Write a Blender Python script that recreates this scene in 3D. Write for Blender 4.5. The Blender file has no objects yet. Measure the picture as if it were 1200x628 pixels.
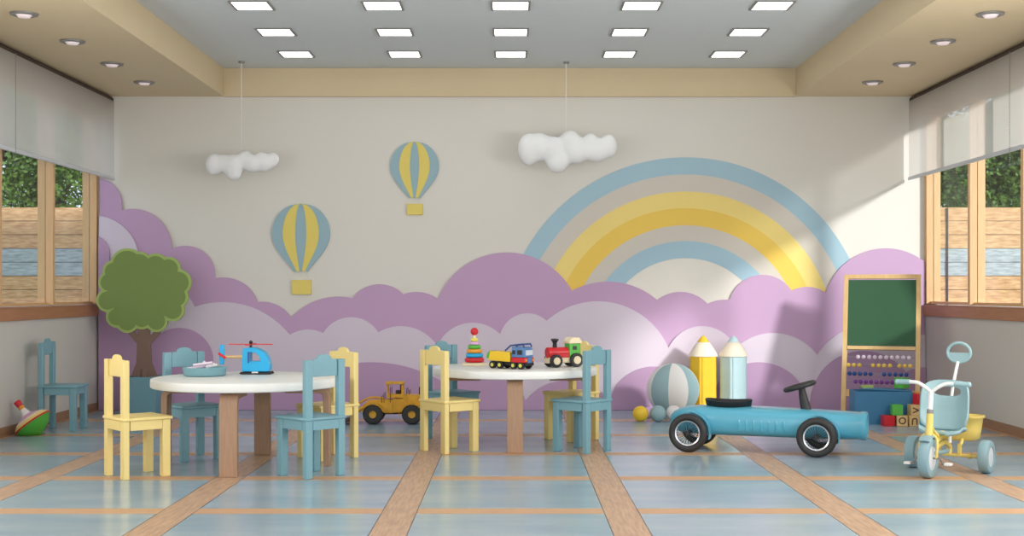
import bpy, bmesh, math, random
from mathutils import Vector, Matrix
random.seed(7)
S = bpy.context.scene
C = S.collection
PI = math.pi
R = math.radians

# ------------------------------------------------------------------ camera
F = 1480.0; H = 1.06; BW = 11.3            # focal length in pixels, eye height, back wall distance
XL, XR = -3.70, 3.69                       # side walls
ZS, ZC = 2.80, 3.05                        # soffit, tray ceiling
cam = bpy.data.cameras.new('camera'); co = bpy.data.objects.new('camera', cam); C.objects.link(co)
cam.sensor_width = 36; cam.lens = F/1200*36; cam.shift_y = 27/1200
cam.clip_end = 200
co.location = (0, 0, H); co.rotation_euler = (PI/2, 0, 0)
S.camera = co

# ------------------------------------------------------------------ light and exposure
w = bpy.data.worlds.new('world'); S.world = w; w.use_nodes = True
bg = w.node_tree.nodes['Background']; bg.inputs[0].default_value = (0.72, 0.83, 1.0, 1); bg.inputs[1].default_value = 1.8
sun = bpy.data.lights.new('sun', 'SUN'); so = bpy.data.objects.new('sun', sun); C.objects.link(so)
sun.energy = 4.8; sun.angle = R(6); sun.color = (1.0, 0.975, 0.95)
so.location = (9, 0, 6)
so.rotation_euler = Vector((-0.92, 1.0, -0.51)).to_track_quat('-Z', 'Y').to_euler()
al = bpy.data.lights.new('front_fill', 'AREA'); ao = bpy.data.objects.new('front_fill', al); C.objects.link(ao)
al.shape = 'RECTANGLE'; al.size = 6.8; al.size_y = 2.5; al.energy = 95; al.color = (1.0, 0.97, 0.93)
ao.location = (0, -1.7, 1.45); ao.rotation_euler = (PI/2, 0, 0)      # fill light added behind the camera, at the room's open front
for nm_, x_, e_ in (('right_side_fill', 3.62, 200), ('left_side_fill', -3.62, 100)):   # fill lights added along solid walls, standing in for unseen window bays
    wl_ = bpy.data.lights.new(nm_, 'AREA'); wo = bpy.data.objects.new(nm_, wl_); C.objects.link(wo)
    wl_.shape = 'RECTANGLE'; wl_.size = 1.1; wl_.size_y = 6.0; wl_.energy = e_; wl_.color = (1.0, .98, .95)
    wo.location = (x_, 4.3, 1.5); wo.rotation_euler = (0, math.copysign(PI/2, x_), 0)
PANEL = 5.5                               # ceiling panel emission
S.view_settings.view_transform = 'Standard'; S.view_settings.look = 'None'
S.view_settings.exposure = -0.22; S.view_settings.gamma = 1; S.view_settings.use_curve_mapping = False

# ------------------------------------------------------------------ materials
def lin(c):
    c = c/255
    return c/12.92 if c <= 0.04045 else ((c+0.055)/1.055)**2.4
def col(r, g, b): return (lin(r), lin(g), lin(b), 1)
def mat(name, rgb, rough=0.55, metal=0.0, var=0.0, scale=8, coat=0.0, emit=0, stretch=None, spec=None, rgb2=None, bump=0.0):
    m = bpy.data.materials.new(name); m.use_nodes = True
    nt = m.node_tree; p = nt.nodes['Principled BSDF']
    p.inputs['Roughness'].default_value = rough; p.inputs['Metallic'].default_value = metal
    p.inputs['Coat Weight'].default_value = coat
    if spec is not None: p.inputs['Specular IOR Level'].default_value = spec
    a = col(*rgb)
    tc = nt.nodes.new('ShaderNodeTexCoord'); mp = nt.nodes.new('ShaderNodeMapping'); nz = nt.nodes.new('ShaderNodeTexNoise')
    nz.inputs['Scale'].default_value = scale; nz.inputs['Detail'].default_value = 4
    if stretch: mp.inputs['Scale'].default_value = stretch
    nt.links.new(tc.outputs['Object'], mp.inputs[0]); nt.links.new(mp.outputs[0], nz.inputs[0])
    b = col(*rgb2) if rgb2 else tuple(x*(1-(var or 0.04)) for x in a[:3])+(1,)
    mx = nt.nodes.new('ShaderNodeMix'); mx.data_type = 'RGBA'
    mx.inputs[6].default_value = a; mx.inputs[7].default_value = b
    nt.links.new(nz.outputs[0], mx.inputs[0]); nt.links.new(mx.outputs[2], p.inputs['Base Color'])
    if bump:
        bp = nt.nodes.new('ShaderNodeBump'); bp.inputs['Strength'].default_value = bump; bp.inputs['Distance'].default_value = 0.01
        nt.links.new(nz.outputs[0], bp.inputs['Height']); nt.links.new(bp.outputs[0], p.inputs['Normal'])
    if emit:
        p.inputs['Emission Color'].default_value = a; p.inputs['Emission Strength'].default_value = emit
    return m

M = {}
M['wall'] = mat('wall_paint', (222, 217, 208), 0.8, var=0.03, scale=2)
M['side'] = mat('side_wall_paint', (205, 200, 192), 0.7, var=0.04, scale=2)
M['ceil'] = mat('ceiling_paint', (216, 222, 224), 0.85)
M['tan'] = mat('tan_paint', (220, 200, 164), 0.7, var=0.05, scale=3)
M['pine'] = mat('pine_frame', (226, 186, 138), 0.5, rgb2=(205, 160, 112), scale=9, stretch=(6, 6, .6))
M['sill'] = mat('stained_wood', (188, 132, 96), 0.5, rgb2=(160, 106, 74), scale=6, stretch=(8, .6, 8))
M['dark'] = mat('dark_gasket', (60, 45, 38), 0.6)
M['base'] = mat('baseboard_wood', (168, 130, 100), 0.5, rgb2=(140, 105, 80), scale=6, stretch=(6, 1, 6))
M['purple'] = mat('purple_board', (194, 158, 192), 0.7, var=0.05, scale=1.5)
M['lilac'] = mat('lilac_board', (214, 200, 214), 0.7, var=0.04, scale=1.5)
M['violet'] = mat('deep_purple_board', (186, 150, 184), 0.7, var=0.05, scale=1.5)
M['rb_blue'] = mat('rainbow_blue', (164, 194, 208), 0.7)
M['rb_grey'] = mat('rainbow_beige', (208, 200, 188), 0.7)
M['rb_yel'] = mat('rainbow_pale_yellow', (240, 214, 128), 0.7)
M['rb_gold'] = mat('rainbow_gold', (238, 200, 90), 0.7)
M['rb_white'] = mat('rainbow_cream', (228, 222, 212), 0.7)
M['b_blue'] = mat('balloon_blue', (150, 180, 190), 0.6)
M['b_yel'] = mat('balloon_yellow', (228, 206, 104), 0.6)
M['white'] = mat('white_paint', (238, 238, 236), 0.5)
M['puff'] = mat('white_felt', (240, 240, 240), 0.9, bump=.15, scale=30)
M['yel'] = mat('yellow_chair_paint', (238, 214, 140), 0.42, var=0.05)
M['blue'] = mat('blue_chair_paint', (120, 164, 176), 0.42, var=0.06)
M['top'] = mat('table_laminate', (236, 236, 232), 0.35)
M['oak'] = mat('oak_veneer', (184, 148, 118), 0.5, rgb2=(144, 110, 86), scale=14, stretch=(7, 7, .5))
M['beech'] = mat('beech_wood', (232, 196, 138), 0.5, rgb2=(206, 166, 108), scale=9, stretch=(5, 5, .7))
M['beech_lt'] = mat('pale_wood', (240, 222, 186), 0.5)
M['green_board'] = mat('chalkboard_green', (42, 84, 54), 0.75, rgb2=(50, 92, 62), scale=2)
M['crown'] = mat('crown_green', (118, 138, 70), 0.7)
M['crown_edge'] = mat('crown_light_green', (160, 180, 100), 0.7)
M['bark'] = mat('brown_board', (124, 98, 84), 0.7)
M['pot'] = mat('teal_planter', (110, 152, 164), 0.6)
M['tyre'] = mat('black_rubber', (44, 43, 43), 0.55)
M['black'] = mat('black_plastic', (26, 25, 27), 0.4)
M['chrome'] = mat('chrome', (215, 216, 220), 0.25, metal=1.0)
M['grey'] = mat('grey_metal', (140, 138, 134), 0.45, metal=.2)
M['carblue'] = mat('car_enamel', (84, 168, 194), 0.3, coat=0.4, var=0.03)
M['red'] = mat('red_paint', (206, 28, 40), 0.35)
M['tgreen'] = mat('green_paint', (84, 178, 62), 0.4)
M['tblue'] = mat('bright_blue_paint', (22, 168, 222), 0.35)
M['navy'] = mat('navy_bead', (30, 74, 140), 0.35)
M['dblue'] = mat('toybox_blue', (52, 118, 160), 0.5)
M['orange'] = mat('orange_paint', (236, 156, 48), 0.4)
M['toyyel'] = mat('toy_yellow', (240, 198, 44), 0.4)
M['pink'] = mat('pink_paint', (228, 176, 222), 0.4)
M['violetb'] = mat('violet_bead', (120, 54, 150), 0.4)
M['hub'] = mat('yellow_hub', (226, 222, 92), 0.4)
M['cabblue'] = mat('cab_blue', (84, 126, 176), 0.35)
M['loader'] = mat('loader_yellow', (238, 184, 46), 0.45, rgb2=(190, 130, 24), scale=20)
M['teal'] = mat('tricycle_teal', (150, 182, 188), 0.4)
M['teal_dk'] = mat('tricycle_wheel_teal', (136, 166, 174), 0.5)
M['hubgrey'] = mat('wheel_disc_grey', (206, 210, 216), 0.45)
M['tyel'] = mat('tricycle_yellow', (232, 206, 112), 0.4)
M['tray'] = mat('tray_teal', (116, 160, 170), 0.45)
M['chalkpink'] = mat('pale_pink_clay', (232, 212, 228), 0.7)
M['cushY'] = mat('yellow_fabric', (232, 188, 50), 0.85, bump=.2, scale=60)
M['cushB'] = mat('pale_blue_fabric', (186, 212, 218), 0.85, bump=.2, scale=60)
M['cushC'] = mat('cream_fabric', (236, 224, 204), 0.85)
M['ballT'] = mat('ball_teal', (150, 180, 186), 0.6)
M['ballW'] = mat('ball_white', (232, 228, 226), 0.6)
M['fence_tan'] = mat('fence_wood', (214, 168, 116), 0.8)
M['diffuser'] = mat('light_panel', (255, 255, 255), 0.5, emit=PANEL)
M['lens'] = mat('downlight_lens', (255, 236, 240), 0.4, emit=0.22)
M['ground'] = mat('garden_ground', (190, 184, 170), 0.9, rgb2=(170, 168, 150), scale=3)
M['ink'] = mat('dark_letter', (70, 50, 36), 0.6)
M['trunk'] = mat('tree_bark', (92, 74, 58), 0.9)

def floor_material():
    m = bpy.data.materials.new('floor_tiles_and_strips'); m.use_nodes = True
    nt = m.node_tree; N = nt.nodes; L = nt.links; p = N['Principled BSDF']
    tc = N.new('ShaderNodeTexCoord'); sp = N.new('ShaderNodeSeparateXYZ'); L.new(tc.outputs['Object'], sp.inputs[0])
    def mth(op, a, b=None):
        n = N.new('ShaderNodeMath'); n.operation = op
        for i, v in enumerate((a, b)):
            if v is None: continue
            if isinstance(v, (int, float)): n.inputs[i].default_value = v
            else: L.new(v, n.inputs[i])
        return n.outputs[0]
    def dist(coord, off, per):            # distance to nearest strip centre
        t = mth('DIVIDE', mth('SUBTRACT', coord, off), per)
        fr = mth('SUBTRACT', t, mth('ROUND', t))
        return mth('MULTIPLY', mth('ABSOLUTE', fr), per)
    dx = dist(sp.outputs[0], -0.540, 1.0645); dy = dist(sp.outputs[1], 6.085, 1.070)
    sx = mth('LESS_THAN', dx, 0.083); sy = mth('LESS_THAN', dy, 0.076)
    lx = mth('COMPARE', dx, 0.083)
    lx.node.inputs[2].default_value = 0.0028
    def noise(scale, stretch, detail=5):
        mp = N.new('ShaderNodeMapping'); mp.inputs['Scale'].default_value = stretch
        L.new(tc.outputs['Object'], mp.inputs[0]); n = N.new('ShaderNodeTexNoise')
        n.inputs['Scale'].default_value = scale; n.inputs['Detail'].default_value = detail
        L.new(mp.outputs[0], n.inputs[0]); return n.outputs[0]
    def ramp(f, c0, c1, p0=.35, p1=.65):
        r = N.new('ShaderNodeValToRGB'); r.color_ramp.elements[0].color = c0; r.color_ramp.elements[1].color = c1
        r.color_ramp.elements[0].position = p0; r.color_ramp.elements[1].position = p1
        L.new(f, r.inputs[0]); return r.outputs[0]
    blue = ramp(noise(2.2, (.6, 2.2, 1)), col(142, 166, 180), col(160, 178, 187))
    woody = ramp(noise(9, (7, .7, 1)), col(172, 138, 112), col(202, 168, 138))
    woodx = ramp(noise(9, (.7, 7, 1)), col(190, 148, 112), col(206, 166, 128))
    def mix(f, a, b):
        n = N.new('ShaderNodeMix'); n.data_type = 'RGBA'; L.new(f, n.inputs[0])
        for i, v in ((6, a), (7, b)):
            if isinstance(v, tuple): n.inputs[i].default_value = v
            else: L.new(v, n.inputs[i])
        return n.outputs[2]
    c = mix(sy, blue, woodx); c = mix(sx, c, woody); c = mix(lx, c, col(92, 84, 80))
    L.new(c, p.inputs['Base Color'])
    rr = mth('ADD', mth('MULTIPLY', noise(5, (1, 1, 1)), .10), .17)
    rr = mth('ADD', rr, mth('MULTIPLY', mth('MAXIMUM', sx, sy), .18))
    L.new(rr, p.inputs['Roughness'])
    return m
M['floor'] = floor_material()

def blind_material():
    m = bpy.data.materials.new('translucent_blind_fabric'); m.use_nodes = True
    nt = m.node_tree; N = nt.nodes; L = nt.links; N.remove(N['Principled BSDF']); out = N['Material Output']
    d = N.new('ShaderNodeBsdfDiffuse'); d.inputs[0].default_value = col(226, 222, 218)
    t = N.new('ShaderNodeBsdfTranslucent'); t.inputs[0].default_value = col(228, 222, 216)
    tr = N.new('ShaderNodeBsdfTransparent'); tr.inputs[0].default_value = (1, 1, 1, 1)
    m1 = N.new('ShaderNodeMixShader'); m1.inputs[0].default_value = 0.65
    L.new(d.outputs[0], m1.inputs[1]); L.new(t.outputs[0], m1.inputs[2])
    m2 = N.new('ShaderNodeMixShader'); m2.inputs[0].default_value = 0.45
    L.new(m1.outputs[0], m2.inputs[1]); L.new(tr.outputs[0], m2.inputs[2]); L.new(m2.outputs[0], out.inputs[0])
    return m
M['blind'] = blind_material()
def glass_material():
    m = bpy.data.materials.new('window_glass'); m.use_nodes = True
    nt = m.node_tree; N = nt.nodes; L = nt.links; N.remove(N['Principled BSDF']); out = N['Material Output']
    g = N.new('ShaderNodeBsdfGlossy'); g.inputs['Roughness'].default_value = 0.02
    tr = N.new('ShaderNodeBsdfTransparent'); tr.inputs[0].default_value = (.96, .98, .97, 1)
    mx = N.new('ShaderNodeMixShader'); mx.inputs[0].default_value = 0.05
    L.new(tr.outputs[0], mx.inputs[1]); L.new(g.outputs[0], mx.inputs[2]); L.new(mx.outputs[0], out.inputs[0])
    return m
M['glass'] = glass_material()
def leaf_material():
    m = mat('garden_leaf', (84, 118, 44), 0.6, rgb2=(120, 148, 70), scale=6)
    nt = m.node_tree; N = nt.nodes; L = nt.links; p = N['Principled BSDF']; out = N['Material Output']
    t = N.new('ShaderNodeBsdfTranslucent'); t.inputs[0].default_value = col(130, 160, 60)
    mx = N.new('ShaderNodeMixShader'); mx.inputs[0].default_value = .3
    L.new(p.outputs[0], mx.inputs[1]); L.new(t.outputs[0], mx.inputs[2]); L.new(mx.outputs[0], out.inputs[0])
    return m
M['leaf'] = leaf_material()
def fence_material():
    m = bpy.data.materials.new('fence_boards'); m.use_nodes = True
    nt = m.node_tree; N = nt.nodes; L = nt.links; p = N['Principled BSDF']; p.inputs['Roughness'].default_value = .85
    tc = N.new('ShaderNodeTexCoord'); mp = N.new('ShaderNodeMapping'); mp.inputs['Scale'].default_value = (1.1, 1, 6)
    L.new(tc.outputs['Object'], mp.inputs[0]); nz = N.new('ShaderNodeTexNoise'); nz.inputs['Scale'].default_value = 7; nz.inputs['Detail'].default_value = 8
    L.new(mp.outputs[0], nz.inputs[0])
    r = N.new('ShaderNodeValToRGB'); e = r.color_ramp.elements
    e[0].position = .3; e[0].color = col(178, 134, 92); e[1].position = .66; e[1].color = col(218, 176, 130)
    L.new(nz.outputs[0], r.inputs[0])
    r2 = N.new('ShaderNodeValToRGB'); e = r2.color_ramp.elements
    e[0].position = .3; e[0].color = col(140, 148, 148); e[1].position = .66; e[1].color = col(182, 190, 190)
    L.new(nz.outputs[0], r2.inputs[0])
    # weathered grey boards alternate with tan ones: attribute picks which
    at = N.new('ShaderNodeAttribute'); at.attribute_name = 'weathered'
    mx = N.new('ShaderNodeMix'); mx.data_type = 'RGBA'; L.new(at.outputs['Fac'], mx.inputs[0])
    L.new(r.outputs[0], mx.inputs[6]); L.new(r2.outputs[0], mx.inputs[7]); L.new(mx.outputs[2], p.inputs['Base Color'])
    return m
M['fence'] = fence_material()

# ------------------------------------------------------------------ mesh helpers
def box(bm, c, s, rot=None):
    r = bmesh.ops.create_cube(bm, size=1)
    mt = Matrix.Translation(c) @ (rot.to_4x4() if rot else Matrix.Identity(4)) @ Matrix.Diagonal((s[0], s[1], s[2], 1))
    bmesh.ops.transform(bm, matrix=mt, verts=r['verts']); return r['verts']
def cyl(bm, a, b, r1, r2=None, n=16):
    a, b = Vector(a), Vector(b); r2 = r1 if r2 is None else r2; d = b-a
    r = bmesh.ops.create_cone(bm, cap_ends=True, segments=n, radius1=r1, radius2=r2, depth=d.length)
    bmesh.ops.transform(bm, matrix=Matrix.Translation((a+b)/2) @ d.to_track_quat('Z', 'Y').to_matrix().to_4x4(), verts=r['verts'])
def sph(bm, c, r, sc=(1, 1, 1), u=20, v=12):
    q = bmesh.ops.create_uvsphere(bm, u_segments=u, v_segments=v, radius=r)
    bmesh.ops.transform(bm, matrix=Matrix.Translation(c) @ Matrix.Diagonal((*sc, 1)), verts=q['verts'])
def loft(bm, rings, close=True, caps=True):
    vs = [[bm.verts.new(p) for p in ring] for ring in rings]
    n = len(vs[0])
    for a, b in zip(vs, vs[1:]):
        for i in range(n if close else n-1):
            j = (i+1) % n; bm.faces.new((a[i], a[j], b[j], b[i]))
    if caps:
        bm.faces.new(vs[0][::-1]); bm.faces.new(vs[-1])
    return vs
def tube(bm, pts, r, n=10, sub=6):
    pts = [Vector(p) for p in pts]
    if len(pts) > 2 and sub:               # Catmull-Rom smoothing
        q = [pts[0]] + pts + [pts[-1]]; out = []
        for i in range(1, len(q)-2):
            for k in range(sub):
                t = k/sub; p0, p1, p2, p3 = q[i-1:i+3]
                out.append(.5*((2*p1)+(-p0+p2)*t+(2*p0-5*p1+4*p2-p3)*t*t+(-p0+3*p1-3*p2+p3)*t**3))
        pts = out + [pts[-1]]
    rings = []; up = Vector((.13, .21, 1)).normalized()
    for i, p in enumerate(pts):
        d = (pts[min(i+1, len(pts)-1)]-pts[max(i-1, 0)]).normalized()
        if abs(d.dot(up)) > .95: up = Vector((1, .1, 0)).normalized()
        u = d.cross(up).normalized(); v = u.cross(d).normalized(); up = v
        rr = r(i/(len(pts)-1)) if callable(r) else r
        rings.append([p+u*math.cos(2*PI*k/n)*rr+v*math.sin(2*PI*k/n)*rr for k in range(n)])
    loft(bm, rings)
def lathe(bm, prof, n=32, mtx=None, closed=False):
    rings = [[(r*math.cos(2*PI*k/n), r*math.sin(2*PI*k/n), z) for k in range(n)] for r, z in prof]
    if mtx: rings = [[mtx @ Vector(p) for p in ring] for ring in rings]
    vs = [[bm.verts.new(p) for p in ring] for ring in rings]
    m = len(vs)
    for a in range(m if closed else m-1):
        A, B = vs[a], vs[(a+1) % m]
        for i in range(n):
            j = (i+1) % n; bm.faces.new((A[i], A[j], B[j], B[i]))
    if not closed:
        bm.faces.new(vs[0][::-1]); bm.faces.new(vs[-1])
def prism(bm, outline, y0, y1, mtx=None):   # outline in (x, z), extruded along y
    rings = [[Vector((x, y0, z)) for x, z in outline], [Vector((x, y1, z)) for x, z in outline]]
    if mtx: rings = [[mtx @ p for p in r] for r in rings]
    loft(bm, rings)
def obj(name, bm, m, parent=None, bevel=0, sharp=35, subsurf=0):
    bmesh.ops.remove_doubles(bm, verts=bm.verts, dist=1e-6)
    bmesh.ops.recalc_face_normals(bm, faces=bm.faces)
    for f in bm.faces: f.smooth = True
    for e in bm.edges:
        if len(e.link_faces) == 2 and e.calc_face_angle(0) > R(sharp): e.smooth = False
    me = bpy.data.meshes.new(name); bm.to_mesh(me); bm.free()
    o = bpy.data.objects.new(name, me); C.objects.link(o)
    me.materials.append(M[m] if isinstance(m, str) else m)
    if parent: o.parent = parent
    if bevel:
        b = o.modifiers.new('bevel', 'BEVEL'); b.width = bevel; b.segments = 2; b.limit_method = 'ANGLE'; b.angle_limit = R(40)
    if subsurf:
        s_ = o.modifiers.new('sub', 'SUBSURF'); s_.levels = subsurf; s_.render_levels = subsurf
    return o
def nb(): return bmesh.new()
def boxes(name, lst, m, parent=None, bevel=0):
    bm = nb()
    for c, s in lst: box(bm, c, s)
    return obj(name, bm, m, parent, bevel)
def tag(o, label, cat, group=None):
    o['label'] = label; o['category'] = cat
    if group: o['group'] = group
    return o
def thing(name, label, cat, loc=(0, 0, 0), rz=0, group=None):
    o = bpy.data.objects.new(name, None); C.objects.link(o); o.empty_display_size = .1
    o.location = loc; o.rotation_euler = (0, 0, rz); return tag(o, label, cat, group)
def struct(o): o['kind'] = 'structure'; return o
def dup(root, loc, rz=0, label=None):
    r = root.copy(); C.objects.link(r); r.location = loc; r.rotation_euler = (0, 0, rz)
    if label: r['label'] = label
    for ch in list(root.children):
        c = ch.copy(); C.objects.link(c); c.parent = r
        for g in list(ch.children):
            d = g.copy(); C.objects.link(d); d.parent = c
    return r
def WX(px, d=BW): return (px-600)*d/F      # photo column at a distance -> metres
def WZ(py, d=BW): return H-(py-341)*d/F

# ------------------------------------------------------------------ the room
struct(boxes('floor', [((0, 4.7, -.05), (8.2, 13.6, .1))], 'floor'))
struct(boxes('wall_back', [((0, BW+.05, 1.55), (7.65, .1, 3.3))], 'wall'))
WT = 0.13
CW = 1.0645
Y1 = BW; Y0 = Y1-3*CW-.05                        # window band
ZW0, ZW1 = .93, 2.66
for nm, x, s in (('wall_left', XL, -1), ('wall_right', XR, 1)):
    cx = x+s*WT/2
    struct(boxes(nm, [((cx, (Y0+Y1)/2, ZW0/2), (WT, Y1-Y0, ZW0)),
                      ((cx, (Y0+Y1)/2, (ZW1+3.1)/2), (WT, Y1-Y0, 3.1-ZW1)),
                      
                      ((cx, (Y0-2.1)/2, 1.55), (WT, Y0+2.1, 3.1))], 'side'))
struct(boxes('ceiling', [((0, 4.7, ZC+.06), (8.2, 13.6, .12))], 'ceil'))
XA, XB = -2.575, 2.535
struct(boxes('trim_1', [(((XL+XA)/2, 4.6, (ZS+ZC)/2), (XA-XL, 13.4, ZC-ZS-.001))], 'tan'))
struct(boxes('trim_2', [(((XR+XB)/2, 4.6, (ZS+ZC)/2), (XR-XB, 13.4, ZC-ZS-.001))], 'tan'))
struct(boxes('trim_3', [(((XA+XB)/2, BW-.015, (ZS+ZC)/2), (XB-XA-.002, .028, ZC-ZS-.002)), (((XA+XB)/2, BW-.022, ZS+.004), (XB-XA-.002, .042, .016))], 'tan'))
struct(boxes('baseboard_left', [((XL+.007, 4.6, .035), (.012, 13.3, .07))], 'base'))
struct(boxes('baseboard_right', [((XR-.007, 4.6, .035), (.012, 13.3, .07))], 'base'))
# sills
for nm, x, s in (('trim_4', XL, -1), ('trim_5', XR, 1)):
    bm = nb()
    box(bm, (x-s*.011, (Y0+Y1)/2, ZW0-.045), (.022, Y1-Y0-.004, .09))
    o = struct(obj(nm, bm, 'sill', bevel=.003))
    bm = nb(); box(bm, (x+s*.055, (Y0+Y1)/2, ZW0+.004), (.155, Y1-Y0-.004, .008))
    obj('sill_board', bm, 'sill', o)
n = 1
for x, s in ((XL, -1), (XR, 1)):
    for k in range(3):
        yb = Y1-.001-k*CW; ya = yb-CW+.002
        st = .048; dp = WT-.004; fx = x+s*(WT/2)
        zc_ = (ZW0+ZW1)/2+.007; zh = ZW1-ZW0-.018
        bm = nb()
        for xx in (x+s*(.002+.0305), x+s*(WT-.002-.0305)): box(bm, (xx, yb-st/2, zc_), (.061, st, zh))
        if k == 2:
            box(bm, (fx, ya-.025, zc_), (dp, .047, zh))
        o = struct(obj('window_%d' % n, bm, 'pine', bevel=.003))
        boxes('gasket', [((fx, yb-st/2, zc_), (.007, st-.012, zh-.01))], 'dark', o)
        boxes('window_rail', [((fx, (ya+yb-st)/2, ZW0+.026), (.05, CW-st-.006, .024)), ((fx, (ya+yb-st)/2, ZW1-.04), (.05, CW-st-.006, .05))], 'pine', o)
        boxes('window_pane', [((fx, (ya+yb-st)/2, (ZW0+ZW1)/2), (.006, CW-st-.006, ZW1-ZW0-.14))], 'glass', o)
        n += 1

# roller blinds, pull cords
for x, s, side, ych in ((XL, -1, 'left', 9.0), (XR, 1, 'right', 8.95)):
    bx = x-s*.15
    t = thing('roller_blind', 'translucent white roller blind half lowered over the window in the %s wall' % side, 'blind', (bx, 9.43, ZS))
    zb = 2.062
    boxes('fabric', [((0, 0, zb+(ZS-.05-zb)/2-ZS), (.003, 3.66, ZS-.05-zb))], 'blind', t)
    boxes('bottom_bar', [((0, 0, zb-ZS), (.02, 3.66, .028))], 'hubgrey', t, .003)
    bm = nb(); cyl(bm, (s*.035, -1.84, -.035), (s*.035, 1.84, -.035), .03); obj('roller_tube', bm, 'dark', t)
    bm = nb()
    for i in range(52): sph(bm, (-s*.014, ych-9.43, -.05-i*.0155), .0045, u=6, v=4)
    obj('bead_chain', bm, 'grey', t)

# ------------------------------------------------------------------ ceiling lights
bmF = nb()
for sx_ in (-1, 1): box(bmF, (sx_*.130, 0, -.005), (.016, .276, .009))
for sy_ in (-1, 1): box(bmF, (0, sy_*.130, -.005), (.244, .016, .009))
tl = None
rows = [10.59, 9.69, 8.79, 7.89, 6.99, 6.09, 5.19, 4.29, 3.39]
cols = [-1.81, -.90, -.01, .90, 1.81]
rn = ['nearest the back wall', 'second from the back wall', 'third from the back wall']
cn = ['leftmost', 'second from left', 'middle', 'second from right', 'rightmost']
for i, y in enumerate(rows):
    for j, x in enumerate(cols):
        lb = 'square white ceiling light, %s in the row %s' % (cn[j], (rn+['%s from the back wall' % q for q in ('fourth', 'fifth', 'sixth', 'seventh', 'eighth', 'ninth')])[i])
        if tl is None:
            tl = thing('ceiling_light', lb, 'ceiling light', (x, y, ZC), 0, 'square lights in the grey ceiling')
            obj('light_frame', bmF, 'grey', tl)
            boxes('diffuser', [((0, 0, -.0035), (.243, .243, .006))], 'diffuser', tl)
        else: dup(tl, (x, y, ZC), 0, lb)
dl = None
for side, xx in (('left', -3.06), ('right', 3.0)):
    for k, y in enumerate((10.51, 9.66, 8.79, 7.92)):
        lb = 'round metal downlight in the %s tan soffit, %s' % (side, ['nearest the back wall', 'second from the back wall', 'third from the back wall', 'farthest from the back wall'][k])
        if dl is None:
            dl = thing('recessed_downlight', lb, 'downlight', (xx, y, ZS), 0, 'downlights in the tan soffits')
            bm = nb(); lathe(bm, [(.050, -.001), (.086, -.001), (.084, -.010), (.066, -.016), (.050, -.010)], 32, closed=True); obj('trim_ring', bm, 'grey', dl)
            bm = nb(); lathe(bm, [(.001, -.001), (.049, -.001), (.049, -.010), (.036, -.024), (.001, -.026)], 24); obj('lens', bm, 'lens', dl)
        else: dup(dl, (xx, y, ZS), 0, lb)

# ------------------------------------------------------------------ wall reliefs
def envelope(name, circles, m, yb, th, label, x0, x1, base=None, extra=0):
    """cut-out cloud board: upper outline of a row of discs (photo pixels), flat foot"""
    pts = []
    N_ = int((x1-x0)*1.5)
    for i in range(N_+1):
        x = x0+(x1-x0)*i/N_
        best = None
        for cx, cy, r in circles:
            if abs(x-cx) < r:
                y = cy-math.sqrt(r*r-(x-cx)**2)
                if best is None or y < best: best = y
        if best is None: best = 470
        pts.append((WX(x), WZ(best)))
    xa, xb = pts[0][0], pts[-1][0]
    out = [(xa, .002)] + pts + [(xb, .002)]
    bm = nb(); prism(bm, out, yb, yb-th)
    return tag(obj(name, bm, m, sharp=40), label, 'wall decoration')
A = [(113, 240, 31), (156, 291, 46), (218, 323, 35), (262, 368, 43), (308, 393, 39.5), (397, 421, 73.5), (445, 372, 39), (488, 385, 43),
     (594, 383, 87), (712, 418, 88), (797, 385, 43), (850, 400, 49), (893, 362, 40), (945, 373, 37), (1037, 364, 73)]
B = [(112, 305, 52), (185, 378, 48), (262, 454, 100), (362, 426, 40), (412, 409, 37.5), (470, 433, 51), (554, 423, 45), (618, 400, 33),
     (700, 443, 90), (822, 425, 43), (905, 454, 64), (1015, 450, 68), (1085, 440, 48)]
Cc = [(108, 298, 23), (100, 395, 66), (212, 424, 40), (300, 520, 76), (435, 591, 167), (560, 485, 58), (665, 507, 62), (765, 482, 53), (888, 483, 59), (1010, 473, 62), (1080, 470, 40)]
XW0, XW1 = 600+(XL+.02)*F/BW, 600+(XR-.005)*F/BW
envelope('cloud_board', A, 'purple', BW-.012, .016, 'tall purple cloud cut-out board along the back wall, behind the lilac one', XW0, XW1)
envelope('cloud_board', B, 'lilac', BW-.029, .016, 'pale lilac cloud cut-out board on the back wall, between two purple ones', XW0, XW1)
envelope('cloud_board', Cc, 'violet', BW-.046, .016, 'lowest purple cloud cut-out board, frontmost along the foot of the back wall', XW0, XW1)

rb = thing('rainbow_board', 'pale blue, beige and yellow rainbow relief on the back wall', 'rainbow', (WX(803), BW-.001, WZ(399.5)))
radii = [215, 195, 175, 155.5, 135.5, 117, 97]
mats_ = ['rb_blue', 'rb_grey', 'rb_yel', 'rb_gold', 'rb_grey', 'rb_blue']
k_ = BW/F
for i, m_ in enumerate(mats_):
    a, b = radii[i]*k_, radii[i+1]*k_
    out = [(a*math.cos(t*PI/120), a*math.sin(t*PI/120)) for t in range(121)] + [(b*math.cos(t*PI/120), b*math.sin(t*PI/120)) for t in range(120, -1, -1)]
    bm = nb()
    va = []
    for t in range(121):
        c_, s_ = math.cos(t*PI/120), math.sin(t*PI/120)
        va.append([bm.verts.new(p) for p in ((a*c_, 0, a*s_), (a*c_, -.009, a*s_), (b*c_, -.009, b*s_), (b*c_, 0, b*s_))])
    for p, q in zip(va, va[1:]):
        for j in range(4): bm.faces.new((p[j], p[(j+1) % 4], q[(j+1) % 4], q[j]))
    bm.faces.new(va[0]); bm.faces.new(va[-1][::-1])
    obj('color_band', bm, m_, rb)
bm = nb(); r_ = 97*k_
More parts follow.
